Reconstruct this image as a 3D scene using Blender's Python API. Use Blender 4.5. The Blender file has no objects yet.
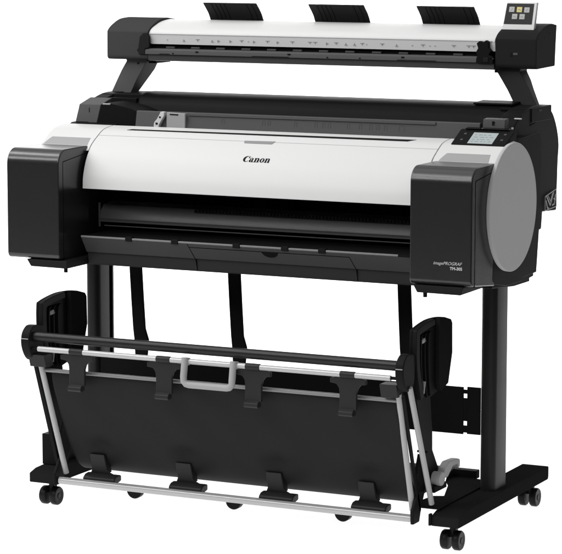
import bpy, bmesh, math, random
from mathutils import Vector, Matrix
random.seed(4)
S = bpy.context.scene
COL = S.collection
PI = math.pi

# ------------------------------------------------------------------ materials
def mat(name, color, rough=.45, metal=0., spec=.3, grain=0., gscale=900., var=0., coat=0., emit=None):
    m = bpy.data.materials.new(name); m.use_nodes = True
    nt = m.node_tree; b = nt.nodes['Principled BSDF']
    c = (color, color, color) if not hasattr(color, '__len__') else color
    b.inputs['Base Color'].default_value = (*c, 1)
    b.inputs['Roughness'].default_value = rough
    b.inputs['Metallic'].default_value = metal
    b.inputs['Specular IOR Level'].default_value = spec
    if coat:
        b.inputs['Coat Weight'].default_value = coat
        b.inputs['Coat Roughness'].default_value = .12
    if emit:
        b.inputs['Emission Color'].default_value = (*emit[:3], 1)
        b.inputs['Emission Strength'].default_value = emit[3]
    tc = nt.nodes.new('ShaderNodeTexCoord')
    if grain:
        n = nt.nodes.new('ShaderNodeTexNoise'); n.inputs['Scale'].default_value = gscale
        n.inputs['Detail'].default_value = 2
        bp = nt.nodes.new('ShaderNodeBump'); bp.inputs['Strength'].default_value = grain
        bp.inputs['Distance'].default_value = .0006
        nt.links.new(tc.outputs['Object'], n.inputs['Vector'])
        nt.links.new(n.outputs['Fac'], bp.inputs['Height'])
        nt.links.new(bp.outputs['Normal'], b.inputs['Normal'])
    # slow, slight variation of gloss, as moulded plastic and paint have
    n2 = nt.nodes.new('ShaderNodeTexNoise'); n2.inputs['Scale'].default_value = 9
    n2.inputs['Detail'].default_value = 4
    mr = nt.nodes.new('ShaderNodeMapRange')
    mr.inputs['To Min'].default_value = max(.02, rough - .02 - var)
    mr.inputs['To Max'].default_value = min(1, rough + .02 + var)
    nt.links.new(tc.outputs['Object'], n2.inputs['Vector'])
    nt.links.new(n2.outputs['Fac'], mr.inputs['Value'])
    nt.links.new(mr.outputs['Result'], b.inputs['Roughness'])
    return m

M = dict(
    charcoal=mat('charcoal plastic', 0.0118, 0.21, spec=0.5, grain=.25),
    black=mat('black plastic', 0.007, 0.5, spec=0.04, grain=.15),
    deepblack=mat('matt black interior', .004, .7, spec=.08),
    satin=mat('satin black housing', 0.008, 0.5, spec=0.05, grain=.1),
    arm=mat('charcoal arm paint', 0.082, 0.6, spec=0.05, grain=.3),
    steelblack=mat('black powder coated steel', 0.013, 0.8, spec=0.0, grain=.5, gscale=1300),
    white=mat('white plastic', (.54, .54, .535), 0.4, spec=0.12),
    lidwhite=mat('white scanner lid', (.575, .575, .57), 0.4, spec=0.12),
    latchgrey=mat('grey latch', .22, .5, spec=.1),
    markgrey=mat('grey marking', 0.27, .6, spec=.05),
    roller=mat('satin black roller', .012, .32, spec=0.2),
    rightarm=mat('shaded arm paint', .028, .5, spec=.08),  # copy of the arm paint with the right arm's shade put into the colour
    rollblack=mat('semi gloss black roll cover', 0.0045, 0.45, spec=0.05),
    column=mat('black column paint', 0.012, .4, spec=.16, grain=.4, gscale=1300),
    traybase=mat('dark grey tray base', .024, .5, spec=.08),
    strip=mat('light grey scale strip', 0.46, .45),
    bar=mat('mid grey feed bar', 0.068, .45, spec=0.1),
    recess=mat('grey recessed window', 0.27, 0.5),
    disc=mat('grey end disc', 0.42, 0.65, spec=0.05, grain=.1),
    deck=mat('dark grey feed deck', 0.075, 0.6, spec=0.0, grain=.1),
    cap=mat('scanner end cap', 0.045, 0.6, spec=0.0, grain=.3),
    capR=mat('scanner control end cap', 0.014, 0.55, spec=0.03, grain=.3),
    platen=mat('platen grey', 0.065, .4, spec=.3),
    lip=mat('light grey edge of tray', 0.16, .35, spec=.4),  # lighter grey than the tray front
    tray=mat('charcoal tray front', 0.058, .42, spec=0.1, grain=.25),
    alu=mat('brushed aluminium rod', (.37, .37, .37), .30, metal=.15, spec=.5),
    alu2=mat('dull aluminium rod', (.16, .16, .16), .38, metal=.2, spec=.5),
    tube=mat('light grey plastic tube', 0.32, .45),
    grip=mat('grey plastic grip', 0.27, .5),
    cloth=mat('black basket cloth', 0.0125, 0.6, spec=0.08, grain=.35, gscale=1500),
    clip=mat('black clip plastic', 0.016, .42, spec=0.15, grain=.2),
    flap=mat('black guide flap', 0.009, .4, spec=0.1),
    rubber=mat('black wheel rubber', .008, .38, spec=0.12),
    ink=mat('black print', .004, .6, spec=.1),
    greyink=mat('grey print', .42, .6, spec=.1),
    guide=mat('grey guide plate', 0.26, .45),
    seam=mat('dark seam', .003, .8, spec=.0),
    softseam=mat('grey seam', .30, .6, spec=.1),
    screen=mat('black glass', 0.006, 0.25, spec=0.12),
    lcd=mat('pale display', (.30, .335, .33), .4, emit=(.55, .66, .70, .05)),
    lcdline=mat('display writing', (.20, .25, .28), .5),
    icon=mat('pale icon', (.30, .30, .29), .5, emit=(.62, .62, .62, .1)),
    iconY=mat('yellow icon', (.42, .36, .12), .5, emit=(.62, .56, .25, .22)),
)

# ------------------------------------------------------------------ helpers
def tag(o, **k):
    for a, v in k.items(): o[a] = v
    return o

def link(name, bm, m, parent=None, bevel=0., seg=3, smooth=35):
    bmesh.ops.recalc_face_normals(bm, faces=bm.faces[:])
    me = bpy.data.meshes.new(name); bm.to_mesh(me); bm.free()
    o = bpy.data.objects.new(name, me); COL.objects.link(o)
    for mm in (m if isinstance(m, (list, tuple)) else [m]): me.materials.append(mm)
    if parent: o.parent = parent
    if bevel:
        bv = o.modifiers.new('b', 'BEVEL'); bv.width = bevel; bv.segments = seg
        bv.limit_method = 'ANGLE'; bv.angle_limit = math.radians(28)
        bv.harden_normals = False
    for p in me.polygons: p.use_smooth = True
    try: me.set_sharp_from_angle(angle=math.radians(smooth))
    except Exception: pass
    if bevel:
        for e in me.edges: e.use_edge_sharp = False
        wn = o.modifiers.new('w', 'WEIGHTED_NORMAL'); wn.keep_sharp = False; wn.weight = 60
    return o

def box(bm, x0, x1, y0, y1, z0, z1):
    v = [bm.verts.new((x, y, z)) for x in (x0, x1) for y in (y0, y1) for z in (z0, z1)]
    for f in ((0,1,3,2),(4,6,7,5),(0,4,5,1),(2,3,7,6),(0,2,6,4),(1,5,7,3)):
        bm.faces.new([v[i] for i in f])

def prism(bm, prof, x0, x1, dx=None):
    """profile in (y,z) extruded along x; dx(y,z) may shift x"""
    a = [bm.verts.new((x0 + (dx(y, z) if dx else 0), y, z)) for y, z in prof]
    b = [bm.verts.new((x1 + (dx(y, z) if dx else 0), y, z)) for y, z in prof]
    n = len(prof)
    bm.faces.new(a); bm.faces.new(b[::-1])
    for i in range(n):
        j = (i+1) % n
        bm.faces.new((a[i], b[i], b[j], a[j]))

def prism_f(bm, prof, y0, y1, slant=0.):
    """profile in (x,z) extruded along y"""
    a = [bm.verts.new((x, y0 + slant*z, z)) for x, z in prof]
    b = [bm.verts.new((x, y1 + slant*z, z)) for x, z in prof]
    n = len(prof)
    bm.faces.new(a); bm.faces.new(b[::-1])
    for i in range(n):
        j = (i+1) % n
        bm.faces.new((a[i], b[i], b[j], a[j]))

def prism_z(bm, prof, z0, z1):
    a = [bm.verts.new((x, y, z0)) for x, y in prof]
    b = [bm.verts.new((x, y, z1)) for x, y in prof]
    n = len(prof)
    bm.faces.new(a); bm.faces.new(b[::-1])
    for i in range(n):
        j = (i+1) % n
        bm.faces.new((a[i], b[i], b[j], a[j]))

def tube(bm, pts, r, n=16, cap=True):
    pts = [Vector(p) for p in pts]
    rings = []
    up = None
    for i, p in enumerate(pts):
        if i == 0: t = (pts[1]-p).normalized()
        elif i == len(pts)-1: t = (p-pts[i-1]).normalized()
        else: t = ((pts[i+1]-p).normalized() + (p-pts[i-1]).normalized()).normalized()
        if up is None:
            up = Vector((0,0,1)) if abs(t.z) < .9 else Vector((0,1,0))
        s = t.cross(up).normalized(); up = s.cross(t).normalized()
        k = 1.
        if 0 < i < len(pts)-1:
            c = (pts[i+1]-p).normalized().dot((p-pts[i-1]).normalized())
            k = 1.
        rr = r[i] if hasattr(r, '__len__') else r
        rings.append([bm.verts.new(p + (s*math.cos(2*PI*j/n) + up*math.sin(2*PI*j/n))*rr*k) for j in range(n)])
    for a, b in zip(rings, rings[1:]):
        for j in range(n):
            bm.faces.new((a[j], a[(j+1)%n], b[(j+1)%n], b[j]))
    if cap:
        bm.faces.new(rings[0][::-1]); bm.faces.new(rings[-1])

def arc(cx, cy, r, a0, a1, n=8, ry=None):
    ry = ry or r
    return [(cx + r*math.cos(math.radians(a0+(a1-a0)*i/n)), cy + ry*math.sin(math.radians(a0+(a1-a0)*i/n))) for i in range(n+1)]

def spline(pts, n=6):
    """Catmull-Rom through open points"""
    out = []
    P = [pts[0]] + list(pts) + [pts[-1]]
    for i in range(1, len(P)-2):
        for k in range(n):
            t = k/n
            out.append(tuple(.5*((2*P[i][d]) + (-P[i-1][d]+P[i+1][d])*t + (2*P[i-1][d]-5*P[i][d]+4*P[i+1][d]-P[i+2][d])*t*t
                       + (-P[i-1][d]+3*P[i][d]-3*P[i+1][d]+P[i+2][d])*t**3) for d in range(len(pts[0]))))
    out.append(tuple(pts[-1]))
    return out

def bx(name, m, parent, *b, bevel=.0012, seg=2):
    bm = bmesh.new()
    for q in b: box(bm, *q)
    return link(name, bm, m, parent, bevel, seg)

def bxs(name, m, parent, boxes, bevel=.001, seg=2):
    return [bx(name, m, parent, q, bevel=bevel, seg=seg) for q in boxes]

def dup(o, dv, parent=None):
    c = o.copy(); COL.objects.link(c)
    c.location = o.location + Vector(dv)
    if parent: c.parent = parent
    for ch in o.children:
        d = ch.copy(); COL.objects.link(d); d.parent = c
    return c

# ------------------------------------------------------------------ root
R = bpy.data.objects.new('wide_format_printer', None); COL.objects.link(R)
R.empty_display_size = .1
R['label'] = 'black and white wide format inkjet printer with scanner on top and paper basket below'
R['category'] = 'printer'

# ------------------------------------------------------------------ ink tank covers
def tank_cover(x0, x1):
    bm = bmesh.new()
    prof = [(.150, .9165)] + arc(.040, .8775, .039, 90, 180, 10) \
         + arc(.014, .6555, .0135, 180, 270, 5) + [(.150, .627)]
    prof = [(max(y, 0.0), z) for y, z in prof]
    prism(bm, prof, x0, x1)
    return link('ink_tank_cover', bm, M['charcoal'], R, .0035, 3)
for side, (x0, x1) in enumerate(((-.625, -.475), (.4705, .625))):
    c = tank_cover(x0, x1)
    xs = x1 + .0004
    # seam of the side cheek
    bm = bmesh.new()
    prism(bm, [(.022, .8865), (.1475, .9005), (.1475, .8990), (.0235, .8850)], x1-.004, xs)
    prism(bm, [(.022, .8850), (.0235, .8850), (.0235, .640), (.022, .640)], x1-.004, xs)
    link('cover_seam', bm, M['seam'], c)
    # lower ledge and peg
    bm = bmesh.new()
    a, b = ((-.572, -.455) if side == 0 else (.478, .600))
    prism_f(bm, [(a, .6405), (a+.012, .6225), (b, .6215), (b, .6405)] if side == 0 else
            [(a, .6405), (a+.010, .6225), (b-.002, .6215), (b+.004, .6405)], .004, .140)
    link('lower_ledge', bm, M['capR'], c, .002, 2)
    bm = bmesh.new(); px = -.463 if side == 0 else .506
    tube(bm, [(px, .012, .6235), (px, .012, .6115)], .0048, 14)
    link('foot_peg', bm, M['black'], c, .001)
    cover_r = c

# ------------------------------------------------------------------ chassis
bm = bmesh.new()
sideprof = [(.150, .620), (.30, .607), (.403, .606), (.403, .614), (.500, .616), (.502, .633), (.516, .75), (.53, .96),
            (.30, .962), (.255, .948), (.20, .93), (.168, .905), (.150, .86)]
prism(bm, sideprof, -.612, -.475)
link('body_side', bm, M['satin'], R, .002, 2)
bm = bmesh.new(); prism(bm, [(min(y, .43), z) for y, z in sideprof], .475, .618)
link('body_side', bm, M['satin'], R, .002, 2)
bx('body_base', M['deepblack'], R, (-.475, .475, .14, .50, .6215, .690), bevel=.001)
bx('body_back', M['deepblack'], R, (-.475, .475, .36, .50, .690, .955), bevel=.001)
# output slot interior
bm = bmesh.new()
prism(bm, [(.190, .7290), (.1965, .7480), (.2100, .7625), (.262, .7665), (.262, .72), (.19, .72)], -.468, .475)
pl = link('platen', bm, M['platen'], R, .0008, 1)
bx('platen_edge', M['tray'], pl, (-.468, .475, .1885, .190, .7262, .7292), bevel=0)
bx('platen_step', M['tray'], pl, (-.440, .475, .165, .168, .7135, .7155), bevel=0)
bm = bmesh.new()
box(bm, -.20, .475, .1995, .206, .7545, .7575)
x = -.20
while x < .475:
    box(bm, x, x+.0045, .1995, .206, .7574, .7625); x += .0095
link('roller_comb', bm, M['black'], pl)
bx('slot_end_plate', M['bar'], R, (-.487, -.470, .198, .203, .706, .768))
bx('slot_screw', M['ink'], pl, (-.4385, -.4345, .222, .2236, .744, .748), bevel=0)
bx('slot_ceiling', M['deepblack'], R, (-.475, .475, .300, .36, .690, .93), bevel=0)

# output tray front
LIPY = .070
trayp = [(LIPY, .6975), (.30, .6945), (.30, .6540), (.0965, .6540), (.0955, .6550), (LIPY-.0005, .6935)]
bm = bmesh.new(); prism(bm, trayp, -.452, .474)
tr = link('output_tray', bm, M['tray'], R, .001, 2)
bm = bmesh.new(); prism(bm, [(.1015, .6538), (.30, .6538), (.30, .6216), (.1080, .6216), (.1060, .6240)], -.452, .474)
link('tray_base', bm, M['traybase'], R, .001, 2)
bm = bmesh.new()
prism(bm, [(LIPY+.003, .6978), (.298, .6950), (.298, .6962), (LIPY+.003, .6990)], -.450, .472)
link('tray_floor', bm, M['deepblack'], tr)
prev = -.452
notch = [(-.325, -.306), (-.196, -.176), (-.026, -.006), (.105, .125), (.204, .224)]
for a, b in notch + [(.412, .412)]:
    bx('tray_lip', M['lip'], tr, (prev, a, LIPY-.0018, LIPY+.0028, .6945, .6988), bevel=.0006, seg=1); prev = b
bxs('tray_roller', M['ink'], tr, [(a+.0005, b-.0005, LIPY-.003, LIPY+.012, .6905, .7015) for a, b in notch], .0008, 1)
bx('tray_lip_end', M['black'], tr, (.412, .474, LIPY-.0016, LIPY+.0028, .6935, .6985), bevel=.0006, seg=1)
# drawer front: seams on the sloped tray face
def face_y(z):
    if z > .6535: return LIPY-.0005 + (.096-LIPY+.0005)*(.6935-z)/(.6935-.6535)
    return .102 + (.6520-z)/(.6520-.624)*.004
def seam(pts, w=.0013, name='drawer_seam'):
    bm = bmesh.new()
    for (x0, z0), (x1, z1) in zip(pts, pts[1:]):
        d = Vector((x1-x0, z1-z0)).normalized(); nx, nz = -d.y*w/2, d.x*w/2
        q = [(x0+nx, z0+nz), (x1+nx, z1+nz), (x1-nx, z1-nz), (x0-nx, z0-nz)]
        a = [bm.verts.new((x, face_y(z)-.0005, z)) for x, z in q]
        b = [bm.verts.new((x, face_y(z)+.004, z)) for x, z in q]
        bm.faces.new(a); bm.faces.new(b[::-1])
        for i in range(4):
            j = (i+1) % 4; bm.faces.new((a[i], b[i], b[j], a[j]))
    return link(name, bm, M['seam'], tr)
seam([(-.152, .6930), (-.143, .6545)]); seam([(-.143, .6535), (-.142, .6225)])
seam([(-.150, .6845), (.283, .6845)]); seam([(.283, .6845), (.291, .6545)]); seam([(.291, .6535), (.292, .6225)])
bm = bmesh.new()
half = [(.071 + .022*math.cos(t), .6850 + .0145*math.sin(t)) for t in [PI + PI*i/12 for i in range(13)]]
a = [bm.verts.new((x, face_y(z)-.0011, z)) for x, z in half]; b = [bm.verts.new((x, face_y(z)+.004, z)) for x, z in half]
bm.faces.new(a); bm.faces.new(b[::-1])
for i in range(13):
    j = (i+1) % 13; bm.faces.new((a[i], b[i], b[j], a[j]))
link('finger_notch', bm, M['ink'], tr)

# ------------------------------------------------------------------ white top cover
cv = spline([(.104, .8125), (.107, .845), (.1235, .886), (.150, .9175), (.182, .938), (.215, .9535), (.262, .9605)], 7)
cvb = [(.275, .955), (.240, .942), (.190, .920), (.155, .895), (.130, .86), (.120, .8125)]
bm = bmesh.new(); prism(bm, cv + cvb, -.4665, .4625)
top = link('top_cover', bm, M['white'], R, .0012, 2)
# surface frame along the cover: arclength from the seam
def cover_at(s):
    """s = distance along the profile measured from the lower lip"""
    d = 0
    for p, q in zip(cv, cv[1:]):
        l = math.dist(p, q)
        if d + l >= s:
            t = (s-d)/l
            nrm = Vector((-(q[1]-p[1]), (q[0]-p[0]))).normalized()
            return p[0]+(q[0]-p[0])*t, p[1]+(q[1]-p[1])*t, nrm
        d += l
    return cv[-1][0], cv[-1][1], Vector((0, 1))
def s_at_z(z):
    d = 0
    for p, q in zip(cv, cv[1:]):
        if p[1] <= z <= q[1]: return d + math.dist(p, q)*(z-p[1])/(q[1]-p[1])
        d += math.dist(p, q)
    return d
def on_cover(bm, poly, lift=.0006, depth=.003, n=1):
    """4 corners (x,s): bottom-left, bottom-right, top-right, top-left, draped over the curve in n steps"""
    bl, br, tr_, tl = poly
    ra, rb = [], []
    for i in range(n+1):
        t = i/n
        pa, pb = [], []
        for p, q in ((bl, tl), (br, tr_)):
            x, s = p[0]+(q[0]-p[0])*t, p[1]+(q[1]-p[1])*t
            y, z, nn = cover_at(s)
            pa.append(bm.verts.new((x, y + nn.x*lift, z + nn.y*lift))); pb.append(bm.verts.new((x, y - nn.x*depth, z - nn.y*depth)))
        ra.append(pa); rb.append(pb)
    for i in range(n):
        bm.faces.new((ra[i][0], ra[i][1], ra[i+1][1], ra[i+1][0]))
        bm.faces.new((rb[i][0], rb[i+1][0], rb[i+1][1], rb[i][1]))
        bm.faces.new((ra[i][0], ra[i+1][0], rb[i+1][0], rb[i][0])); bm.faces.new((ra[i][1], rb[i][1], rb[i+1][1], ra[i+1][1]))
    bm.faces.new((ra[0][0], rb[0][0], rb[0][1], ra[0][1])); bm.faces.new((ra[-1][0], ra[-1][1], rb[-1][1], rb[-1][0]))
sS = s_at_z(.9405)
bm = bmesh.new(); on_cover(bm, [(-.4664, sS-.0006), (.4624, sS-.0006), (.4624, sS+.0006), (-.4664, sS+.0006)], .0003)
link('lid_seam', bm, M['softseam'], top)
sT = s_at_z(.9545)
bm = bmesh.new(); on_cover(bm, [(-.400, sT-.0045), (.372, sT-.0045), (.389, sT+.011), (-.389, sT+.004)], .0007, n=4)
link('feed_slit', bm, M['ink'], top)
bm = bmesh.new(); on_cover(bm, [(-.049, sS-.009), (.027, sS-.009), (.032, sS+.004), (-.053, sS+.002)], .0008, n=6)
link('lid_latch', bm, M['latchgrey'], top, .0004, 1)
# brand lettering: heavy slanted serif letters laid on the curve
def ell(cx, cy, rx, ry, a0, a1, n=18):
    return [(cx+rx*math.cos(math.radians(a0+(a1-a0)*i/n)), cy+ry*math.sin(math.radians(a0+(a1-a0)*i/n))) for i in range(n+1)]
def band(outer, inner):
    return [[outer[i], outer[i+1], inner[i+1], inner[i]] for i in range(len(outer)-1)]
def glyph(ch):
    """quads/polys in a unit box: x-height 0.72 for small letters"""
    if ch == 'C':
        p = band(ell(.52, .5, .52, .5, 38, 322, 26), ell(.62, .5, .27, .42, 46, 314, 26))
        p += [[(.84, .62), (.93, .62), (.99, 1.0), (.92, .98)], [(.86, .62), (.80, .70), (.84, .86), (.95, .82)]]
        return p, 1.02
    if ch == 'a':
        p = band(ell(.28, .21, .27, .22, 40, 340, 16), ell(.38, .21, .10, .16, 40, 340, 16))
        p += [[(.40, .05), (.62, .05), (.62, .55), (.40, .55)]]
        p += band(ell(.34, .50, .28, .23, 0, 165, 12), ell(.30, .50, .12, .17, 0, 165, 12))
        p += [[(.06, .46), (.22, .46), (.20, .60), (.05, .58)], [(.60, 0), (.76, .02), (.74, .09), (.60, .12)], [(.42, 0), (.62, 0), (.62, .06), (.42, .06)]]
        return p, .80
    if ch == 'n':
        p = [[(.08, .0), (.34, .0), (.34, .70), (.08, .70)], [(.0, .62), (.12, .62), (.12, .70), (.0, .70)],
             [(.0, .0), (.38, .0), (.38, .07), (.0, .07)], [(.51, .0), (.77, .0), (.77, .50), (.51, .50)], [(.46, .0), (.84, .0), (.84, .07), (.46, .07)]]
        p += band(ell(.50, .48, .26, .25, 0, 150, 12), ell(.42, .46, .12, .17, 0, 150, 12))
        return p, .90
    if ch == 'o':
        p = band(ell(.37, .36, .37, .37, 0, 360, 26), ell(.37, .36, .12, .30, 0, 360, 26))
        return p, .80
def letters(bm, word, x0, s0, h, w, put, slant=.18):
    tot = sum(glyph(c)[1] for c in word); k = w/tot; x = x0
    for c in word:
        polys, adv = glyph(c)
        for q in polys:
            put(bm, [(x + px*k + py*h*slant, s0 + py*h) for px, py in q])
        x += adv*k
bm = bmesh.new()
s0 = s_at_z(.8955)
cnt = [0]
def putc(bm, q):
    cnt[0] += 1
    on_cover(bm, q, .0005 + .00001*(cnt[0] % 7), .001)
letters(bm, 'Canon', -.031, s0, .0172, .0745, putc)
link('brand_lettering', bm, M['ink'], top)

# white end panels left and right of the cover, over the tanks
cv2 = [p for p in cv if p[1] > .905] 
cvx = [(cv2[0][0]-.000, .905)] + cv2 + [(.290, .955), (.290, .905)]
bm = bmesh.new(); prism(bm, cvx, -.612, -.4685)
eL = link('end_panel', bm, M['white'], R, .003, 3)
bm = bmesh.new(); prism(bm, [(y, z) for y, z in cvx], .4650, .6255)
eR = link('end_panel', bm, M['white'], R, .003, 3)
for e, a, b in ((eL, -.606, -.478), (eR, .480, .606)):
    bm = bmesh.new()
    z0, z1 = s_at_z(.9172), s_at_z(.9335)
    on_cover(bm, [(a, z0), (b, z0), (b-.004, z1), (a+.012, z1)], .0005, n=8)
    link('tinted_window', bm, M['recess'], e)

# ------------------------------------------------------------------ grey end disc
bm = bmesh.new()
N = 96
ringr = [(.6255, .154), (.6335, .1545), (.6350, .1530), (.6350, .1515)]
rings = [[bm.verts.new((x, .2445 + r*math.cos(2*PI*i/N), .8050 + r*.995*math.sin(2*PI*i/N))) for i in range(N)] for x, r in ringr]
for a, b in zip(rings, rings[1:]):
    for i in range(N): bm.faces.new((a[i], a[(i+1) % N], b[(i+1) % N], b[i]))
bm.faces.new(rings[-1]); bm.faces.new(rings[0][::-1])
link('end_disc', bm, M['disc'], R, 0, smooth=50)
bm = bmesh.new()
prism(bm, [(.135, .640), (.150, .630), (.23, .617), (.332, .616), (.335, .624), (.430, .626), (.433, .645), (.450, .757), (.455, .95), (.44, .97), (.30, .962), (.20, .93), (.150, .90)], .6185, .6255)
link('side_plate', bm, M['black'], R, .002, 2)

# ------------------------------------------------------------------ paper feed deck and roll cover
bm = bmesh.new()
prism(bm, [(.2765, .9500), (.2860, .9960), (.2900, .9985), (.40, .9860), (.405, .9860), (.405, .95)], -.411, .530)
deck = link('feed_deck', bm, M['deck'], R, .0008, 2)
def on_deck(bm, x0, x1, z0, z1, h=.0005):
    f = lambda z: .2765 + (z-.95)/.046*.0095
    a = [bm.verts.new((x, f(z)-h, z)) for x, z in ((x0, z0), (x1, z0), (x1, z1), (x0, z1))]
    b = [bm.verts.new((x, f(z)+.002, z)) for x, z in ((x0, z0), (x1, z0), (x1, z1), (x0, z1))]
    bm.faces.new(a); bm.faces.new(b[::-1])
    for i in range(4):
        j = (i+1) % 4; bm.faces.new((a[i], b[i], b[j], a[j]))
bm = bmesh.new(); on_deck(bm, -.26, .416, .9905, .9965, .0035); link('deck_rail', bm, M['tray'], deck)
for i, xm in enumerate((-.263, -.161, -.047, -.032, .041, .097, .118, .133, .185, .217, .245, .264, .285, .327)):
    w = .0042 if i < 13 else .0080; zt = .9860 - .00002*i; zb = zt-.0135
    bm = bmesh.new()
    f = lambda z: .2765 + (z-.95)/.046*.0095
    out = [(xm-w, zb), (xm-w+.0018, zb), (xm-w+.0018, zt-.0035), (xm-w+.003, zt-.0018), (xm+w-.003, zt-.0018), (xm+w-.0018, zt-.0035), (xm+w-.0018, zb), (xm+w, zb), (xm+w, zt-.0025), (xm+w-.0025, zt), (xm-w+.0025, zt), (xm-w, zt-.0025)]
    a = [bm.verts.new((x, f(z)-.0005, z)) for x, z in out]; b = [bm.verts.new((x, f(z)+.002, z)) for x, z in out]
    bm.faces.new(a); bm.faces.new(b[::-1])
    for k in range(len(out)):
        j = (k+1) % len(out); bm.faces.new((a[k], b[k], b[j], a[j]))
    link('paper_size_mark', bm, M['tray'], deck)
# sliding paper guide
gy = .272
bm = bmesh.new()
prism_f(bm, [(-.317, .957), (-.264, .957), (-.264, .9955), (-.317, .9975)], gy, gy+.009)
g = link('paper_guide', bm, M['guide'], R, .001, 2)
bm = bmesh.new()
prism_f(bm, [(-.307, .9910), (-.283, .9905), (-.283, .9935), (-.307, .9940)], gy-.0008, gy+.003)
link('guide_slot', bm, M['ink'], g)
bm = bmesh.new()
prism_f(bm, spline([(-.351, .957), (-.350, .970), (-.342, .980), (-.335, .991), (-.331, .999)], 4) + [(-.321, .998), (-.321, .989), (-.329, .977), (-.336, .965), (-.337, .957)], gy-.006, gy+.008)
lv = link('guide_lever', bm, M['strip'], g, .001, 2)
bxs('lever_hole', M['ink'], lv, [(-.345, -.339, gy-.0068, gy-.005, .966, .971), (-.335, -.330, gy-.0068, gy-.005, .983, .987)], 0)

rollp = [(.400, .984)] + spline([(.402, .988), (.412, 1.010), (.432, 1.026), (.47, 1.0335), (.53, 1.031), (.59, 1.010), (.635, .968), (.652, .915), (.648, .86), (.640, .77)], 5) + [(.54, .75), (.50, .75), (.50, .95), (.405, .95)]
bm = bmesh.new(); prism(bm, rollp, -.478, .552)
rc = link('roll_cover', bm, M['rollblack'], R, .001, 2)
bm = bmesh.new()
prism(bm, [(.435, 1.031), (.50, 1.0345), (.50, 1.0385), (.435, 1.036)], .452, .556)
link('cover_tab', bm, M['black'], rc, .0015, 2)
# right roll housing
housp = spline([(.300, .962), (.345, 1.000), (.40, 1.020), (.46, 1.030), (.53, 1.027), (.585, 1.012), (.622, .975), (.643, .926), (.638, .876), (.632, .757)], 6) + [(.532, .763), (.525, .72), (.30, .72)]
bm = bmesh.new(); prism(bm, housp, .553, .602)
hs = link('roll_housing', bm, M['satin'], R, .004, 3)
bm = bmesh.new(); prism(bm, [(y*1.0, z) for y, z in housp], -.602, -.560)
hl = link('roll_housing', bm, M['black'], R, .004, 3)
# line seam on right housing
bm = bmesh.new(); prism(bm, [(.43, .985), (.47, .990), (.47, .9885), (.43, .9835)], .600, .6026); link('housing_seam', bm, M['seam'], hs)
bx('housing_button', M['deepblack'], hs, (.590, .6035, .470, .482, .755, .767))
# caution sticker
bm = bmesh.new()
def stroke(bm, pts, w, x):
    for (y0, z0), (y1, z1) in zip(pts, pts[1:]):
        d = Vector((y1-y0, z1-z0)).normalized(); ny, nz = -d.y*w/2, d.x*w/2
        prism(bm, [(y0+ny, z0+nz), (y1+ny, z1+nz), (y1-ny, z1-nz), (y0-ny, z0-nz)], x-.0004, x+.0004)
L0 = .605
stroke(bm, [(.540, .800), (.620, .812)], .002, L0); stroke(bm, [(.620, .812), (.622, .768)], .002, L0)
stroke(bm, [(.622, .768), (.540, .765)], .002, L0); stroke(bm, [(.540, .765), (.540, .800)], .002, L0)
stroke(bm, [(.550, .800), (.577, .775), (.600, .806)], .004, L0+.0001)
stroke(bm, [(.560, .801), (.578, .785), (.592, .804)], .002, L0+.0002)
stroke(bm, [(.546, .790), (.556, .770), (.566, .769)], .0035, L0+.0003)
stroke(bm, [(.590, .774), (.606, .776), (.613, .800)], .0035, L0+.0004)
stroke(bm, [(.600, .790), (.612, .786)], .003, L0+.0005)
lb = link('caution_sticker', bm, M['greyink'], hs)

# left front housing wedge
bm = bmesh.new()
def wedge(bm, x0, x1, dxt, y, yb):
    a = [(x0, y, .950), (x1, y, .950), (x1+dxt, y, 1.0085), (x0+dxt, y, 1.0085)]
    b = [(x0, yb, .950), (x1, yb, .950), (x1+dxt, yb, 1.023), (x0+dxt, yb, 1.023)]
    va = [bm.verts.new(p) for p in a]; vb = [bm.verts.new(p) for p in b]
    bm.faces.new(va); bm.faces.new(vb[::-1])
    for i in range(4):
        j = (i+1) % 4; bm.faces.new((va[i], vb[i], vb[j], va[j]))
wedge(bm, -.6055, -.541, .016, .302, .36)
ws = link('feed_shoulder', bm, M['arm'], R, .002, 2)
bm = bmesh.new()
prism_f(bm, [(-.5405, .950), (-.412, .950), (-.412, .992), (-.44, 1.002), (-.485, 1.010), (-.510, 1.0135), (-.525, 1.0085)], .3025, .40)
link('shoulder_cheek', bm, M['deepblack'], ws, .001, 2)
bx('shoulder_mark', M['ink'], ws, (-.560, -.559, .3005, .303, .988, 1.0), bevel=0)
bx('latch_tab', M['guide'], ws, (-.520, -.497, .3005, .307, 1.0085, 1.0125))
# block between shoulder and roll cover
bx('deck_end_block', M['black'], R, (-.560, -.478, .405, .560, .95, 1.020), bevel=.002)

# right: deck label block, lever parts near the roll housing
bm = bmesh.new(); prism(bm, [(.283, .988), (.286, 1.0085), (.310, 1.0100), (.310, .975), (.283, .975)], .538, .5945)
tb = link('release_tab', bm, M['bar'], R, .0012, 2)
bm = bmesh.new()
prism_f(bm, [(.5620, .9935), (.5640, .9935), (.5640, .9975), (.5665, .9935), (.5690, .9935), (.5665, .9982), (.5685, .9998), (.5680, 1.0025), (.5660, 1.0038), (.5620, 1.0038)], .2830, .2855)
link('tab_letter', bm, M['ink'], tb)
bx('deck_end_tip', M['strip'], R, (.598, .616, .335, .342, 1.006, 1.009), bevel=.001)
bx('deck_end_stop', M['strip'], R, (.604, .608, .300, .308, .984, .989), bevel=.001)

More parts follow.
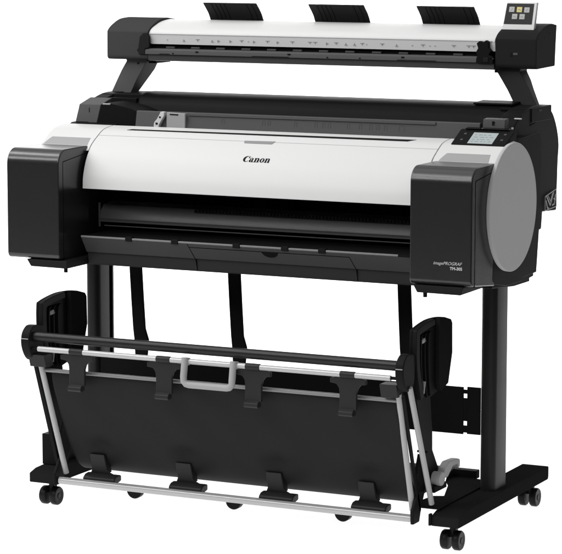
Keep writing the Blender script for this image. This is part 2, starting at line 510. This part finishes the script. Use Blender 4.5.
# ------------------------------------------------------------------ control panel
def panel_poly(bm, x0, x1, y0, z0, y1, z1, th, sk=0.):
    a = [(x0, y0, z0), (x1, y0, z0), (x1+sk, y1, z1), (x0+sk, y1, z1)]
    n = Vector((0, -(z1-z0), (y1-y0))).normalized()*th
    va = [bm.verts.new(Vector(p)+n*0) for p in a]; vb = [bm.verts.new(Vector(p)+n) for p in a]
    bm.faces.new(va[::-1]); bm.faces.new(vb)
    for i in range(4):
        j = (i+1) % 4; bm.faces.new((va[i], va[j], vb[j], vb[i]))
bm = bmesh.new()
prism(bm, [(.2075, .9535), (.270, .9835), (.285, .9835), (.285, .95), (.2075, .945)], .4870, .6245)
cp = link('control_panel', bm, M['black'], R, .002, 2)
bm = bmesh.new()
def on_panel(t): return .2075+.0625*t, .9535+.0300*t
def pan(bm, x0, x1, t0, t1, lift=.0006, sk=0.):
    y0, z0 = on_panel(t0); y1, z1 = on_panel(t1)
    panel_poly(bm, x0, x1, y0, z0, y1, z1, lift, sk)
pan(bm, .527, .590, .06, .80); lc = link('display', bm, M['lcd'], cp)
bm = bmesh.new()
for t in (.18, .32, .47, .62):
    x = .533
    while x < .578:
        w = random.uniform(.004, .012); pan(bm, x, min(x+w, .583), t, t+.035, .0009); x += w + random.choice((.003, .006))
link('display_text', bm, M['lcdline'], lc)
for xx, t in ((.507, .25), (.507, .65), (.608, .30), (.608, .68)):
    bm = bmesh.new(); pan(bm, xx-.003, xx+.003, t, t+.09, .0008)
    link('panel_button', bm, M['bar'], cp)
bm = bmesh.new(); prism(bm, [(.268, .9840), (.284, .9850), (.284, .9885), (.266, .9865)], .500, .612)
link('panel_hood', bm, M['screen'], cp, .0008, 1)

# ------------------------------------------------------------------ scanner
lid = spline([(.4665, 1.1840), (.4690, 1.1905), (.4800, 1.1985), (.500, 1.2060), (.530, 1.2145), (.575, 1.2195), (.612, 1.2180)], 6)
bm = bmesh.new()
prism(bm, lid + [(.612, 1.1602), (.4705, 1.1602), (.4685, 1.1800)], -.473, .4955)
body = link('scanner_body', bm, M['lidwhite'], R, .0006, 1)
bm = bmesh.new()
prism(bm, [(.4655, 1.1835), (.4675, 1.1835), (.4700, 1.1590), (.4675, 1.1590)], -.468, .484)
ss = link('scale_strip', bm, M['strip'], body)
bm = bmesh.new()
prism(bm, [(.4650, 1.1855), (.4670, 1.1855), (.4670, 1.1835), (.4650, 1.1835)], -.470, .488)
link('lid_edge', bm, M['recess'], body)
def mark(bm, x0, x1, z0, z1): box(bm, x0, x1, .4648, .4660, z0, z1)
x = -.42
while x < .46:
    bm = bmesh.new(); k = random.choice((0, 1, 1, 2, 3))
    if k == 0: mark(bm, x, x+.003, 1.170, 1.1712)
    elif k == 1:      # small open bracket with a foot
        mark(bm, x, x+.011, 1.1728, 1.1738); mark(bm, x+.0045, x+.0062, 1.1690, 1.17285)
    elif k == 2: mark(bm, x, x+.0018, 1.167, 1.173); mark(bm, x+.00175, x+.0065, 1.170, 1.1710)
    else: mark(bm, x, x+.0075, 1.1675, 1.1686); mark(bm, x+.003, x+.0042, 1.16855, 1.1725)
    link('scale_mark', bm, M['markgrey'], ss)
    x += random.uniform(.012, .05)
bm = bmesh.new()
prism(bm, [(.480, 1.159), (.480, 1.146), (.60, 1.146), (.60, 1.159)], -.470, .4955)
link('feed_slot', bm, M['deepblack'], body)
bxs('feed_roller', M['tray'], body, [(-.425+i*.0735, -.399+i*.0735, .470, .482, 1.1475, 1.1530) for i in range(13)], .0015, 2)
bm = bmesh.new()
prism(bm, [(.4530, 1.1325), (.4545, 1.1440), (.4590, 1.1475), (.50, 1.1475), (.50, 1.1325)], -.478, .452)
fb = link('feed_bar', bm, M['bar'], body, .001, 2)
bxs('bar_catch', M['ink'], fb, [(xm-.004, xm+.004, .4520, .456, 1.1395, 1.1430) for xm in (-.325, -.06, .255)], .0004, 1)
bxs('bar_groove', M['ink'], fb, [(xa, xb, .4523, .456, 1.1337, 1.1350) for xa, xb in ((-.435, -.405), (-.165, -.06), (.24, .345))], 0)
bxs('bar_screw', M['ink'], fb, [(xm-.002, xm+.002, .4518, .456, 1.1345, 1.1375) for xm in (-.395, .048, .138)], .0004, 1)
bm = bmesh.new()
prism(bm, [(.460, 1.1322), (.4625, 1.1165), (.47, 1.1150), (.59, 1.1150), (.59, 1.150), (.60, 1.150), (.60, 1.1322)], -.4735, .4955)
link('scanner_base', bm, M['tray'], body, .001, 2)
# end caps
capprof = [(.612, 1.2195)] + spline([(.575, 1.2235), (.530, 1.2205), (.497, 1.2110), (.472, 1.1995), (.4605, 1.1900)], 5) + [(.4600, 1.128)] + arc(.470, 1.127, .010, 180, 270, 4) + [(.612, 1.117)]
bm = bmesh.new(); prism(bm, capprof, -.596, -.4735)
cL = link('scanner_end_cap', bm, M['cap'], R, .004, 3)
bm = bmesh.new()
prism_f(bm, [(-.4985, 1.132), (-.4985, 1.150), (-.494, 1.178), (-.484, 1.187), (-.472, 1.188), (-.466, 1.178), (-.466, 1.150), (-.4785, 1.146), (-.478, 1.132)], .4535, .4605)
hg = link('hinge_ear', bm, M['capR'], cL, .0015, 2)
bx('hinge_catch', M['ink'], hg, (-.502, -.497, .4545, .461, 1.139, 1.146), bevel=.0005)
capprofR = [(.604, 1.2225)] + spline([(.575, 1.2265), (.540, 1.2245), (.503, 1.2150), (.475, 1.2040), (.4605, 1.1925)], 5) + [(.4600, 1.131)] + arc(.471, 1.130, .011, 180, 270, 4) + [(.594, 1.121)]
bm = bmesh.new(); prism(bm, capprofR, .4985, .606)
cR = link('scanner_end_cap', bm, M['capR'], R, .006, 4)
bx('cap_socket', M['ink'], cR, (.538, .545, .4594, .464, 1.1490, 1.1600), bevel=.0006)
bx('cap_socket', M['bar'], cR, (.5455, .5580, .4592, .464, 1.1530, 1.1585), bevel=.0006)
bxs('cap_screw', M['ink'], cR, [(.603, .6066, .517, .523, 1.190, 1.196), (.603, .6066, .55, .555, 1.202, 1.207)], .0005)
# latch block between lid and right cap
bm = bmesh.new()
prism_f(bm, [(.4555, 1.1300), (.4500, 1.1380), (.4550, 1.1480), (.4500, 1.1580), (.4560, 1.1680), (.4520, 1.1800), (.4600, 1.1860), (.4700, 1.1825), (.4760, 1.1880), (.4830, 1.1840), (.4830, 1.1690), (.4900, 1.1620), (.4840, 1.1520), (.4950, 1.1470), (.4950, 1.1300)], .4540, .4680)
link('hinge_latch', bm, M['black'], body, .0012, 2)
bx('latch_button', M['capR'], body, (.470, .484, .4520, .456, 1.134, 1.146))
bx('latch_rail', M['bar'], body, (.4865, .4965, .4540, .4580, 1.142, 1.1445), bevel=.0005)
# curved black gap strip next to the right cap
bm = bmesh.new(); prism(bm, [(y, z+.0008) for y, z in lid] + [(.61, 1.16), (.472, 1.16)], .4956, .4984)
link('cap_gap', bm, M['tray'], body)

# touch screen
bm = bmesh.new()
def tab(x, z):  # tilted plane: y grows with z
    return .496 + (z-1.205)*.32
def tilted(bm, q, th, off=0.):
    a = [bm.verts.new((x, tab(x, z)-off, z)) for x, z in q]; b = [bm.verts.new((x, tab(x, z)-off+th, z)) for x, z in q]
    bm.faces.new(a); bm.faces.new(b[::-1])
    for i in range(len(q)):
        j = (i+1) % len(q); bm.faces.new((a[i], b[i], b[j], a[j]))
tilted(bm, [(.5000, 1.2040), (.5845, 1.2040), (.5845, 1.2795), (.5050, 1.2795)], .012)
ts = link('touch_screen', bm, M['lidwhite'], cR, .0012, 2)
bm = bmesh.new(); tilted(bm, [(.5040, 1.2265), (.5775, 1.2265), (.5775, 1.2765), (.5070, 1.2765)], .002, .0006)
sc = link('glass', bm, M['screen'], ts)
for i, (xx, zz) in enumerate(((.5140, 1.2562), (.5340, 1.2558), (.5535, 1.2552), (.5235, 1.2390), (.5430, 1.2388))):
    bm = bmesh.new(); tilted(bm, [(xx, zz), (xx+.0135, zz), (xx+.0135, zz+.0125), (xx, zz+.0125)], .001, .0009)
    ic = link('icon', bm, M['iconY' if i == 1 else 'icon'], ts)
    bm = bmesh.new()
    tilted(bm, [(xx+.004, zz+.003), (xx+.0058, zz+.0025), (xx+.0098, zz+.0085), (xx+.008, zz+.0095)] if i in (0, 2) else
           [(xx+.003, zz+.004), (xx+.006, zz+.006), (xx+.0105, zz+.003), (xx+.0105, zz+.005), (xx+.006, zz+.0085), (xx+.003, zz+.006)], .0008, .0013)
    link('icon_symbol', bm, M['markgrey'], ts)

# paper return guides on top
def flap(x0, x1):
    bm = bmesh.new()
    pr = spline([(.590, 1.2150), (.5840, 1.2240), (.5720, 1.2400), (.5450, 1.2640)], 5)
    back = [(y+.0022, z+.0020) for y, z in pr][::-1]
    prism(bm, pr + back, x0, x1)
    o = link('return_guide', bm, M['flap'], body, 0)
    for f in (.14, .22, .30, .38, .80, .90):
        bm = bmesh.new()
        xx = x0 + (x1-x0)*f
        prism(bm, [(y-.0010, z-.0009) for y, z in pr] + [(y+.001, z+.001) for y, z in pr][::-1], xx, xx+.0014)
        link('rib', bm, M['flap'], o)
    return o
for xc in (-.354, -.049, .2525):
    flap(xc, xc+.155)

# ------------------------------------------------------------------ scanner arms
def arm(sg):
    bm = bmesh.new()
    y0 = .488
    # front face outline (x outer/inner), deeper at the top with a kink
    lv_ = [(1.119, .556, .493, .555), (1.112, .5525, .4915, .555), (1.088, .568, .507, .560), (1.066, .580, .521, .553), (1.028, .600, .541, .530), (1.015, .606, .548, .530)]
    rows = []
    if sg > 0: lv_ = [(z, xo, xi, yb_ - dd) for (z, xo, xi, yb_), dd in zip(lv_, (.012, .016, .030, .034, .022, .022))]
    for z, xo, xi, yb in lv_:
        rows.append([bm.verts.new((sg*xo, y0, z)), bm.verts.new((sg*xi, y0, z)), bm.verts.new((sg*xi, yb, z)), bm.verts.new((sg*xo, yb, z))])
    for a, b in zip(rows, rows[1:]):
        for i in range(4): bm.faces.new((a[i], a[(i+1) % 4], b[(i+1) % 4], b[i]))
    bm.faces.new(rows[0]); bm.faces.new(rows[-1][::-1])
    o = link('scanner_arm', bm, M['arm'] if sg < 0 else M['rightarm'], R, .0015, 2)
    return o
aL = arm(-1); aR = arm(1)
bx('arm_bracket', M['ink'], aL, (-.512, -.4735, .505, .585, 1.106, 1.1165))
bx('arm_bracket', M['ink'], aR, (.480, .515, .505, .585, 1.106, 1.1165))
bx('arm_screw', M['ink'], aL, (-.520, -.515, .4865, .489, 1.104, 1.108), bevel=0)
# feet of the arms on the roll housings
bm = bmesh.new()
prism_f(bm, [(-.613, .99), (-.607, 1.012), (-.597, 1.0285), (-.470, 1.0285), (-.470, 1.02), (-.52, .99)], .43, .56)
link('arm_mount', bm, M['black'], aL, .002, 2)
bm = bmesh.new()
prism_f(bm, [(.515, .99), (.522, 1.026), (.604, 1.026), (.604, .99)], .44, .58)
link('arm_mount', bm, M['black'], aR, .002, 2)
bm = bmesh.new()
prism_f(bm, [(.530, 1.020), (.549, 1.020), (.560, 1.008), (.575, 1.012), (.590, 1.022), (.590, 1.0265), (.530, 1.0265)], .418, .441)
link('mount_hook', bm, M['ink'], aR, .001, 2)

# ------------------------------------------------------------------ stand
def rrect(x0, x1, y0, y1, r, n=5):
    p = []
    for cx, cy, a in ((x1-r, y1-r, 0), (x0+r, y1-r, 90), (x0+r, y0+r, 180), (x1-r, y0+r, 270)):
        p += arc(cx, cy, r, a, a+90, n)
    return p
for sg in (-1, 1):
    xc = .553*sg
    bm = bmesh.new(); prism_z(bm, rrect(xc-.020, xc+.020, .292, .386, .016), .090, .640)
    p = link('stand_column', bm, M['column'], R)
    if sg < 0:
        bx('column_rib', M['clip'], p, (xc+.0196, xc+.0212, .3655, .3685, .10, .605), bevel=.0003)
        bx('column_groove', M['seam'], p, (xc+.0190, xc+.0205, .352, .364, .10, .605), bevel=0)
    # foot
    bm = bmesh.new()
    pf = [(.030, .0640), (.030, .0880), (.060, .0960), (.12, .0985), (.636, .0985), (.640, .0960), (.640, .0720), (.636, .0640)]
    prism(bm, pf, xc-.0355, xc+.0355)
    f = link('stand_foot', bm, M['steelblack'], R, .0025, 2)
    if sg > 0: bx('foot_stop', M['ink'], f, (.514, .520, .022, .034, .066, .094))
    for yc in (.082, .600):
        # twin wheel caster
        bm = bmesh.new(); tube(bm, [(xc, yc, .066), (xc, yc, .040)], .008, 14)
        box(bm, xc-.0075, xc+.0075, yc-.006, yc+.014, .030, .050)
        c = link('caster', bm, M['rubber'], R, .0012, 2)
        for s in (-1, 1):
            bm = bmesh.new()
            xx = xc + s*.0150
            prof = [(-.0095, .013), (-.0090, .0215), (-.0060, .0238), (.0060, .0238), (.0090, .0215), (.0095, .013), (.0085, .010), (.0085, .001)]
            NN = 28; rg = [[bm.verts.new((xx + s*q, yc-.004 + r*math.cos(2*PI*i/NN), .0240 + r*math.sin(2*PI*i/NN))) for i in range(NN)] for q, r in prof]
            for a, b in zip(rg, rg[1:]):
                for i in range(NN): bm.faces.new((a[i], a[(i+1) % NN], b[(i+1) % NN], b[i]))
            bm.faces.new(rg[0]); bm.faces.new(rg[-1])
            link('wheel', bm, M['rubber'], c, smooth=40)
            bm = bmesh.new()
            tube(bm, [(xx + s*.0075, yc-.004, .0240), (xx + s*.0100, yc-.004, .0240)], .0075, 20)
            link('axle_cap', bm, M['clip'], c, .0012, 2)
# box on the left foot
bx('accessory_box', M['black'], R, (-.588, -.550, .094, .26, .0985, .178), bevel=.001)
# cross beam with its end flange
bx('cross_beam', M['deepblack'], R, (-.533, .4880, .300, .305, .2330, .3500), bevel=.0008)
bxs('beam_tie', M['deepblack'], R, [(.4870, .4990, .301, .304, .2375, .2550), (.4870, .4990, .301, .304, .2660, .3230), (.4870, .4990, .301, .304, .3340, .3440)], .0004, 1)
bx('beam_flange', M['deepblack'], R, (.4980, .533, .300, .305, .2345, .3515), bevel=.0008)
bx('rear_rail', M['deepblack'], R, (-.53, .484, .400, .425, .1000, .1210), bevel=.002)

# hanging paper guide arms behind the basket
for xc in (-.4245, -.139, .3295):
    bm = bmesh.new()
    w = .0168
    pts = [(.640, .292), (.58, .296), (.50, .304), (.43, .312), (.40, .318), (.36, .322), (.25, .30)]
    a, b = [], []
    for i, (z, y) in enumerate(pts):
        k = w + (.006 if i == 4 else 0)
        l = w
        a.append((bm.verts.new((xc-l, y, z)), bm.verts.new((xc+k, y, z)), bm.verts.new((xc+k, y+.010, z)), bm.verts.new((xc-l, y+.010, z))))
    for p, q in zip(a, a[1:]):
        for i in range(4): bm.faces.new((p[i], p[(i+1) % 4], q[(i+1) % 4], q[i]))
    bm.faces.new(a[0]); bm.faces.new(a[-1][::-1])
    link('paper_guide_arm', bm, M['steelblack'], R, .001, 2)

# ------------------------------------------------------------------ basket
def cyl_x(name, x0, x1, y, z, r, m, parent=R, n=24):
    bm = bmesh.new(); tube(bm, [(x0, y, z), (x1, y, z)], r, n); return link(name, bm, m, parent, .0008, 1, smooth=50)
cyl_x('basket_roller', -.489, .489, -.096, .4640, .0120, M['roller'])
rod = cyl_x('basket_front_rod', -.473, .473, -.108, .4360, .0067, M['alu'])
cyl_x('cloth_rod', -.470, .482, -.078, .3790, .0050, M['alu2'])
lowrod = cyl_x('basket_lower_rod', -.483, .481, .004, .0835, .0092, M['alu'])
cyl_x('rod_groove', -.482, .480, -.0005, .0907, .0030, M['alu2'], lowrod)
for a_, b_ in ((.473, .492), (-.492, -.473)):
    bm = bmesh.new(); tube(bm, [(a_, -.107, .4365), (b_, -.107, .4365)], .004, 12); link('rod_pin', bm, M['black'], rod)
# cloth sheet
cl = spline([(-.0745, .3790), (-.070, .345), (-.045, .28), (-.010, .21), (.030, .145), (.060, .115), (.098, .100), (.16, .0960), (.27, .103), (.40, .122)], 16)
bm = bmesh.new()
XN = 150
rows = []
for (y, z) in cl:
    rows.append([])
    for i in range(XN+1):
        u = i/XN; xm = .476 - .050*min(1, max(0, (y-.07)/.08)); x = -.455 + (xm+.455)*u
        amp = .0022*math.sin(PI*min(1, max(0, (.38-z)/.28)))
        yy = y + amp*math.sin(u*9.0+z*5)
        for xc in (-.366, -.122, .126, .371):      # the sheet is pushed back above each lower clip
            q = ((x-xc)/.034)**2 + ((z-.185)/.024)**2
            if q < 9: yy += .014*math.exp(-q)
        yy += .0009*math.sin(x*47+z*13)*math.sin(z*31)
        rows[-1].append(bm.verts.new((x, yy, z)))
for a, b in zip(rows, rows[1:]):
    for i in range(XN): bm.faces.new((a[i], a[i+1], b[i+1], b[i]))
co = link('basket_cloth', bm, M['cloth'], R, smooth=60)
sm = co.modifiers.new('s', 'SOLIDIFY'); sm.thickness = .0016; sm.offset = 1
# curved end guide plate at right
bm = bmesh.new()
prism_z(bm, [(.4540, .100), (.462, .170), (.488, .182), (.4500, .300), (.425, .345), (.412, .383), (.412, .4), (.480, .4), (.530, .385), (.530, .05), (.470, .05)], .0995, .1030)
link('stopper_plate', bm, M['steelblack'], R, .0008, 1)
# side arms
sa = spline([(.014, .272), (-.024, .374), (-.049, .449), (-.052, .531), (-.040, .5435), (.010, .552), (.056, .5545), (.12, .5500), (.158, .5400), (.166, .530)], 4)
sa += [(.168, .459), (.144, .388), (.134, .380), (.061, .366), (.075, .280), (.076, .237), (.114, .186), (.105, .160), (.070, .165), (.040, .195)]
for sg in (-1, 1):
    x0, x1 = (.494, .501) if sg > 0 else (-.512, -.505)
    bm = bmesh.new(); prism(bm, sa, x0, x1)
    s_ = link('basket_side_arm', bm, M['black'], R, .001, 2)
    # raised front rim and rear slab, on the +x side
    rim = [p for p in sa[:26]]
    bm = bmesh.new()
    outer = spline([(-.024, .374), (-.049, .449), (-.052, .531), (-.040, .5435), (.010, .552), (.056, .5545)], 5)
    inner = spline([(-.004, .378), (-.029, .449), (-.032, .521), (-.022, .530), (.018, .537), (.060, .540)], 5)
    prism(bm, outer + inner[::-1], x1, x1+.012)
    link('front_rim', bm, M['satin'], s_, .002, 2)
    bm = bmesh.new()
    prism(bm, [(.086, .553), (.12, .5500), (.158, .5400), (.166, .530), (.168, .459), (.144, .388), (.100, .376), (.086, .40)], x1, x1+.012)
    link('rear_slab', bm, M['steelblack'], s_, .002, 2)
    for k, yo in enumerate((.0, .022, .044)):
        bm = bmesh.new()
        pa = spline([(.006+yo*.9, .372), (-.010+yo, .449), (-.010+yo, .515), (.004+yo, .526)], 4)
        prism(bm, pa + [(y+.004, z) for y, z in pa][::-1], x1, x1+.006)
        link('rib', bm, M['black'], s_, .0008, 1)
    bm = bmesh.new(); prism(bm, [(-.006, .512), (.016, .516), (.018, .505), (-.004, .503)], x1+.001, x1+.006)
    link('latch_tip', bm, M['grip'], s_, .001, 1)
    bm = bmesh.new(); prism(bm, [(.002, .384), (.007, .384), (.014, .412), (.008, .413)], x1+.001, x1+.008)
    link('latch_tip', bm, M['grip'], s_, .001, 1)
    # hub cup round the roller end
    h0, h1 = (.489, .510) if sg > 0 else (-.514, -.490)
    bm = bmesh.new()
    hp = spline([(-.080, .4910), (-.100, .4900), (-.118, .4760), (-.124, .4550), (-.120, .4350), (-.108, .4150), (-.094, .404)], 4) + [(-.066, .404), (-.055, .43), (-.050, .485)]
    prism(bm, hp, h0, h1)
    h = link('roller_hub', bm, M['satin'], R, .004, 3)
    bm = bmesh.new(); prism(bm, [(-.1248, .4600), (-.1248, .4620), (-.05, .4640), (-.05, .4620)], h0+.002, h1-.002)
    link('hub_line', bm, M['grip'], h)
    # clamp that holds the tube
    k0, k1 = (.443, .486) if sg > 0 else (-.503, -.457)
    bm = bmesh.new(); prism(bm, [(-.108, .4205), (-.098, .3890), (-.066, .3890), (-.070, .4205)], k0, k1)
    link('tube_clamp', bm, M['clip'], R, .0015, 2)
    bm = bmesh.new(); tube(bm, [(sg*.4815, -.084, .396), (sg*.4740, .021, .100)], .0070, 18)
    t_ = link('basket_side_tube', bm, M['tube'], R)
    bm = bmesh.new()
    prism(bm, [(-.082, .3890), (.028, .096), (.036, .098), (-.066, .3890)], *((.4855, .490) if sg > 0 else (-.503, -.494)))
    link('tube_backing', bm, M['black'], t_)
bm = bmesh.new(); tube(bm, [(.510, -.085, .413), (.510, .052, .112)], .0068, 18)
link('basket_side_tube', bm, M['tube'], R)
# end bracket of lower rod
bm = bmesh.new()
br = [(-.010, .072), (-.012, .103), (-.002, .116), (.014, .138), (.026, .165), (.010, .190), (.030, .235), (.060, .215), (.078, .187), (.066, .150), (.038, .103), (.026, .072)]
prism(bm, br, .4815, .4900)
link('rod_end_bracket', bm, M['satin'], R, .002, 2)
bm = bmesh.new(); prism(bm, br, -.494, -.486); link('rod_end_bracket', bm, M['black'], R, .002, 2)
bm = bmesh.new(); tube(bm, [(.486, .02, .243), (.512, .02, .243)], .0028, 10); link('tie_pin', bm, M['black'], R)

# U handle
bm = bmesh.new()
hpts = [(-.061, -.114, .446), (-.061, -.122, .400), (-.0605, -.122, .390), (-.054, -.122, .3835), (-.046, -.122, .382), (.054, -.122, .382), (.062, -.122, .3835), (.0685, -.122, .390), (.069, -.122, .400), (.069, -.114, .446)]
tube(bm, hpts, .0082, 14)
hd = link('basket_handle', bm, M['grip'], R, 0, smooth=60)
for xx in (-.061, .069):
    bm = bmesh.new(); tube(bm, [(xx-.009, -.108, .436), (xx+.009, -.108, .436)], .0092, 18)
    link('handle_collar', bm, M['grip'], hd, .0008, 1)

# upper cloth clips
def upper_clip():
    bm = bmesh.new()
    tube(bm, [(-.0190, -.108, .436), (.0190, -.108, .436)], .0082, 20)
    # wings, neck and foot: outline in x,z
    out = [(-.0190, .432), (-.046, .4260), (-.046, .4150), (-.0300, .4130), (-.0230, .4040), (-.0215, .392), (-.0215, .352), (.0215, .352), (.0215, .392), (.0250, .404), (.0320, .4130), (.046, .4150), (.046, .4260), (.0190, .432)]
    prism_f(bm, out, -.1090, -.0995)
    c = link('cloth_clip', bm, M['clip'], R, .0016, 2)
    bm = bmesh.new(); prism(bm, [(-.1085, .3560), (-.1180, .3500), (-.1200, .3430), (-.1160, .3385), (-.0980, .3400), (-.0980, .3560)], -.0205, .0165)
    link('clip_lip', bm, M['clip'], c, .0012, 2)
    return c
c0 = upper_clip()
for i, x in enumerate((-.364, -.122, .118, .364)):
    o = c0 if i == 0 else dup(c0, (0, 0, 0), R)
    o.location.x = x; o['group'] = 'clips along the basket front rod'
# lower clips
def lower_clip():
    bm = bmesh.new()
    # base saddle
    prism_f(bm, [(-.048, .0900), (-.048, .0990), (-.046, .1030), (-.041, .1080), (-.0375, .1160), (-.0375, .1560), (.0035, .1560), (.0045, .1180), (.012, .1090), (.024, .1035), (.036, .0990), (.036, .0900)], .0610, .0670, slant=-.28)
    c = link('cloth_clip', bm, M['clip'], R, .0014, 2)
    bm = bmesh.new(); prism(bm, [(.004, .0890), (.006, .0985), (.016, .1050), (.030, .1065), (.042, .1040), (.042, .0900), (.020, .0850)], -.051, .040)
    link('clip_saddle', bm, M['clip'], c, .003, 3)
    bm = bmesh.new(); prism(bm, [(.0215, .1555), (.0445, .1555), (.056, .1060), (.038, .1060)], .0000, .0045)
    link('clip_web', bm, M['ink'], c, .001, 1)
    return c
c1 = lower_clip()
for i, x in enumerate((-.366, -.122, .126, .371)):
    o = c1 if i == 0 else dup(c1, (0, 0, 0), R)
    o.location.x = x; o['group'] = 'clips along the basket lower rod'
for ch in COL.objects:
    if 'group' in ch.keys() and ch.parent: del ch['group']
# floor rollers
for x in (-.392, -.105, .199):
    bm = bmesh.new(); prism_f(bm, [(x+.0215*math.cos(PI+PI*k/20), .0220+.0215*math.sin(PI+PI*k/20)) for k in range(21)], .222, .242)
    r_ = link('support_roller', bm, M['rubber'], R, .002, 2)
# release lever
bm = bmesh.new(); tube(bm, [(.502, .078, .1685), (.527, .078, .1685)], .0170, 28)
lvr = link('brake_lever', bm, M['grip'], R, .003, 3)
bm = bmesh.new()
prism(bm, [(.086, .168), (.105, .190), (.128, .2010), (.180, .1990), (.196, .1945), (.196, .1760), (.186, .1740), (.180, .1850), (.150, .1850), (.118, .164)], .504, .524)
link('lever_grip', bm, M['grip'], lvr, .003, 2)
bx('lever_bracket', M['deepblack'], R, (.494, .518, .050, .125, .1390, .1530), bevel=.001)

# ------------------------------------------------------------------ model lettering on the right tank cover
def text(body, x0, x1, z, y, m, parent, shear=0., bold=0., name='model_lettering'):
    cu = bpy.data.curves.new(name, 'FONT'); cu.body = body; cu.size = .01; cu.shear = shear; cu.offset = bold; cu.extrude = .0002
    cu.resolution_u = 3
    o = bpy.data.objects.new(name, cu); COL.objects.link(o)
    bpy.context.view_layer.update()
    me = bpy.data.meshes.new_from_object(o.evaluated_get(bpy.context.evaluated_depsgraph_get()))
    bpy.data.objects.remove(o)
    xs = [v.co.x for v in me.vertices]; k = (x1-x0)/(max(xs)-min(xs)); mn = min(xs)
    for v in me.vertices:
        v.co = Vector((x0 + (v.co.x-mn)*k, y - v.co.z, z + v.co.y*k))
    ob = bpy.data.objects.new(name, me); COL.objects.link(ob); me.materials.append(m); ob.parent = parent
    return ob
text('imagePROGRAF', .531, .603, .6915, -.0002, M['greyink'], cover_r, shear=.35)
text('TM-305', .572, .603, .6805, -.0002, M['greyink'], cover_r, bold=.0003)

# ------------------------------------------------------------------ floor
# white paper sweep: floor that curves up behind the printer
bm = bmesh.new()
sw = [(-2.6, 0), (2.3, 0)] + [(2.3 + 1.1*math.sin(t), 1.1 - 1.1*math.cos(t)) for t in [PI/2*i/16 for i in range(1, 17)]] + [(3.4, 4.2)]
rows = [[bm.verts.new((x, y, z)) for x in (-7, 1.35)] for y, z in sw]
for a_, b_ in zip(rows, rows[1:]): bm.faces.new((a_[0], a_[1], b_[1], b_[0]))
fm = mat('white studio paper', (.93, .93, .93), .9, spec=.05)
fb_ = fm.node_tree.nodes['Principled BSDF']; ft = fm.node_tree
tl = ft.nodes.new('ShaderNodeBsdfTranslucent'); tl.inputs['Color'].default_value = (.95, .95, .95, 1)
mx = ft.nodes.new('ShaderNodeMixShader'); mx.inputs[0].default_value = .5  # translucent half passes the added light from below
out = ft.nodes['Material Output']
ft.links.new(fb_.outputs[0], mx.inputs[1]); ft.links.new(tl.outputs[0], mx.inputs[2]); ft.links.new(mx.outputs[0], out.inputs['Surface'])
fl = link('floor', bm, fm, smooth=80); fl['kind'] = 'structure'

# ------------------------------------------------------------------ light
W = bpy.data.worlds.new('World'); S.world = W; W.use_nodes = True
nt = W.node_tree; bg = nt.nodes['Background']
tc = nt.nodes.new('ShaderNodeTexCoord'); sx = nt.nodes.new('ShaderNodeSeparateXYZ'); cr = nt.nodes.new('ShaderNodeValToRGB')
nt.links.new(tc.outputs['Generated'], sx.inputs[0]); nt.links.new(sx.outputs['Z'], cr.inputs['Fac'])
nt.links.new(cr.outputs['Color'], bg.inputs['Color']); bg.inputs['Strength'].default_value = .78
e = cr.color_ramp.elements
e[0].position = 0; e[0].color = (.10, .10, .10, 1); e[1].position = .30; e[1].color = (.22, .22, .22, 1)
q = e.new(.60); q.color = (1, 1, 1, 1)
sd = bpy.data.lights.new('overhead_softbox', 'SUN'); sd.energy = .75; sd.angle = math.radians(60)
so = bpy.data.objects.new('overhead_softbox', sd); COL.objects.link(so)
so.rotation_euler = Vector((.5, .3, -1)).to_track_quat('-Z', 'Y').to_euler()
def area(name, loc, aim, sx_, sy_, power, spread=180):
    ld = bpy.data.lights.new(name, 'AREA'); ld.shape = 'RECTANGLE'; ld.size = sx_; ld.size_y = sy_; ld.energy = power
    o = bpy.data.objects.new(name, ld); COL.objects.link(o); o.location = loc; ld.spread = math.radians(spread)
    o.rotation_euler = (Vector(aim)-Vector(loc)).to_track_quat('-Z', 'Y').to_euler(); return o
area('backdrop_fill', (-2.2, 1.2, 3.4), (-2.2, 3.4, 1.3), 7, .8, 230, 80)  # unseen lamp added to keep the backdrop white
# unseen lamp added under the translucent floor to wash out its shadows
area('floor_shadow_fill', (-1.5, .6, -1.2), (-1.5, .6, 0), 9, 7, 410)
# long strip softbox above and in front, left of the camera
area('strip_softbox', (-1.3, -1.1, 3.1), (-.1, 0, .8), 3.6, .22, 40)
# long horizontal softbox in front, above the line of sight; its reflection is the sheen on the rounded edges
area('front_softbox', (-1.3, -2.25, 2.5), (-.1, 0, .85), 4.6, .18, 62)

# ------------------------------------------------------------------ camera
cd = bpy.data.cameras.new('camera'); cam = bpy.data.objects.new('camera', cd); COL.objects.link(cam); S.camera = cam
yaw, pitch, fpx = math.radians(25.98027), math.radians(7.861623), 2599.964
d = Vector((-math.sin(yaw)*math.cos(pitch), math.cos(yaw)*math.cos(pitch), -math.sin(pitch)))
r = Vector((math.cos(yaw), math.sin(yaw), 0)); u = r.cross(d)
mw = Matrix((r, u, -d)).transposed().to_4x4(); mw.translation = Vector((2.82786461, -5.51860282, 1.48544239))
cam.matrix_world = mw
cd.sensor_fit = 'HORIZONTAL'; cd.sensor_width = 36; cd.lens = fpx/562*36; cd.clip_end = 300; cd.clip_start = .1
S.view_settings.view_transform = 'Standard'; S.view_settings.look = 'None'; S.view_settings.exposure = 0; S.view_settings.gamma = 1
S.render.film_transparent = False
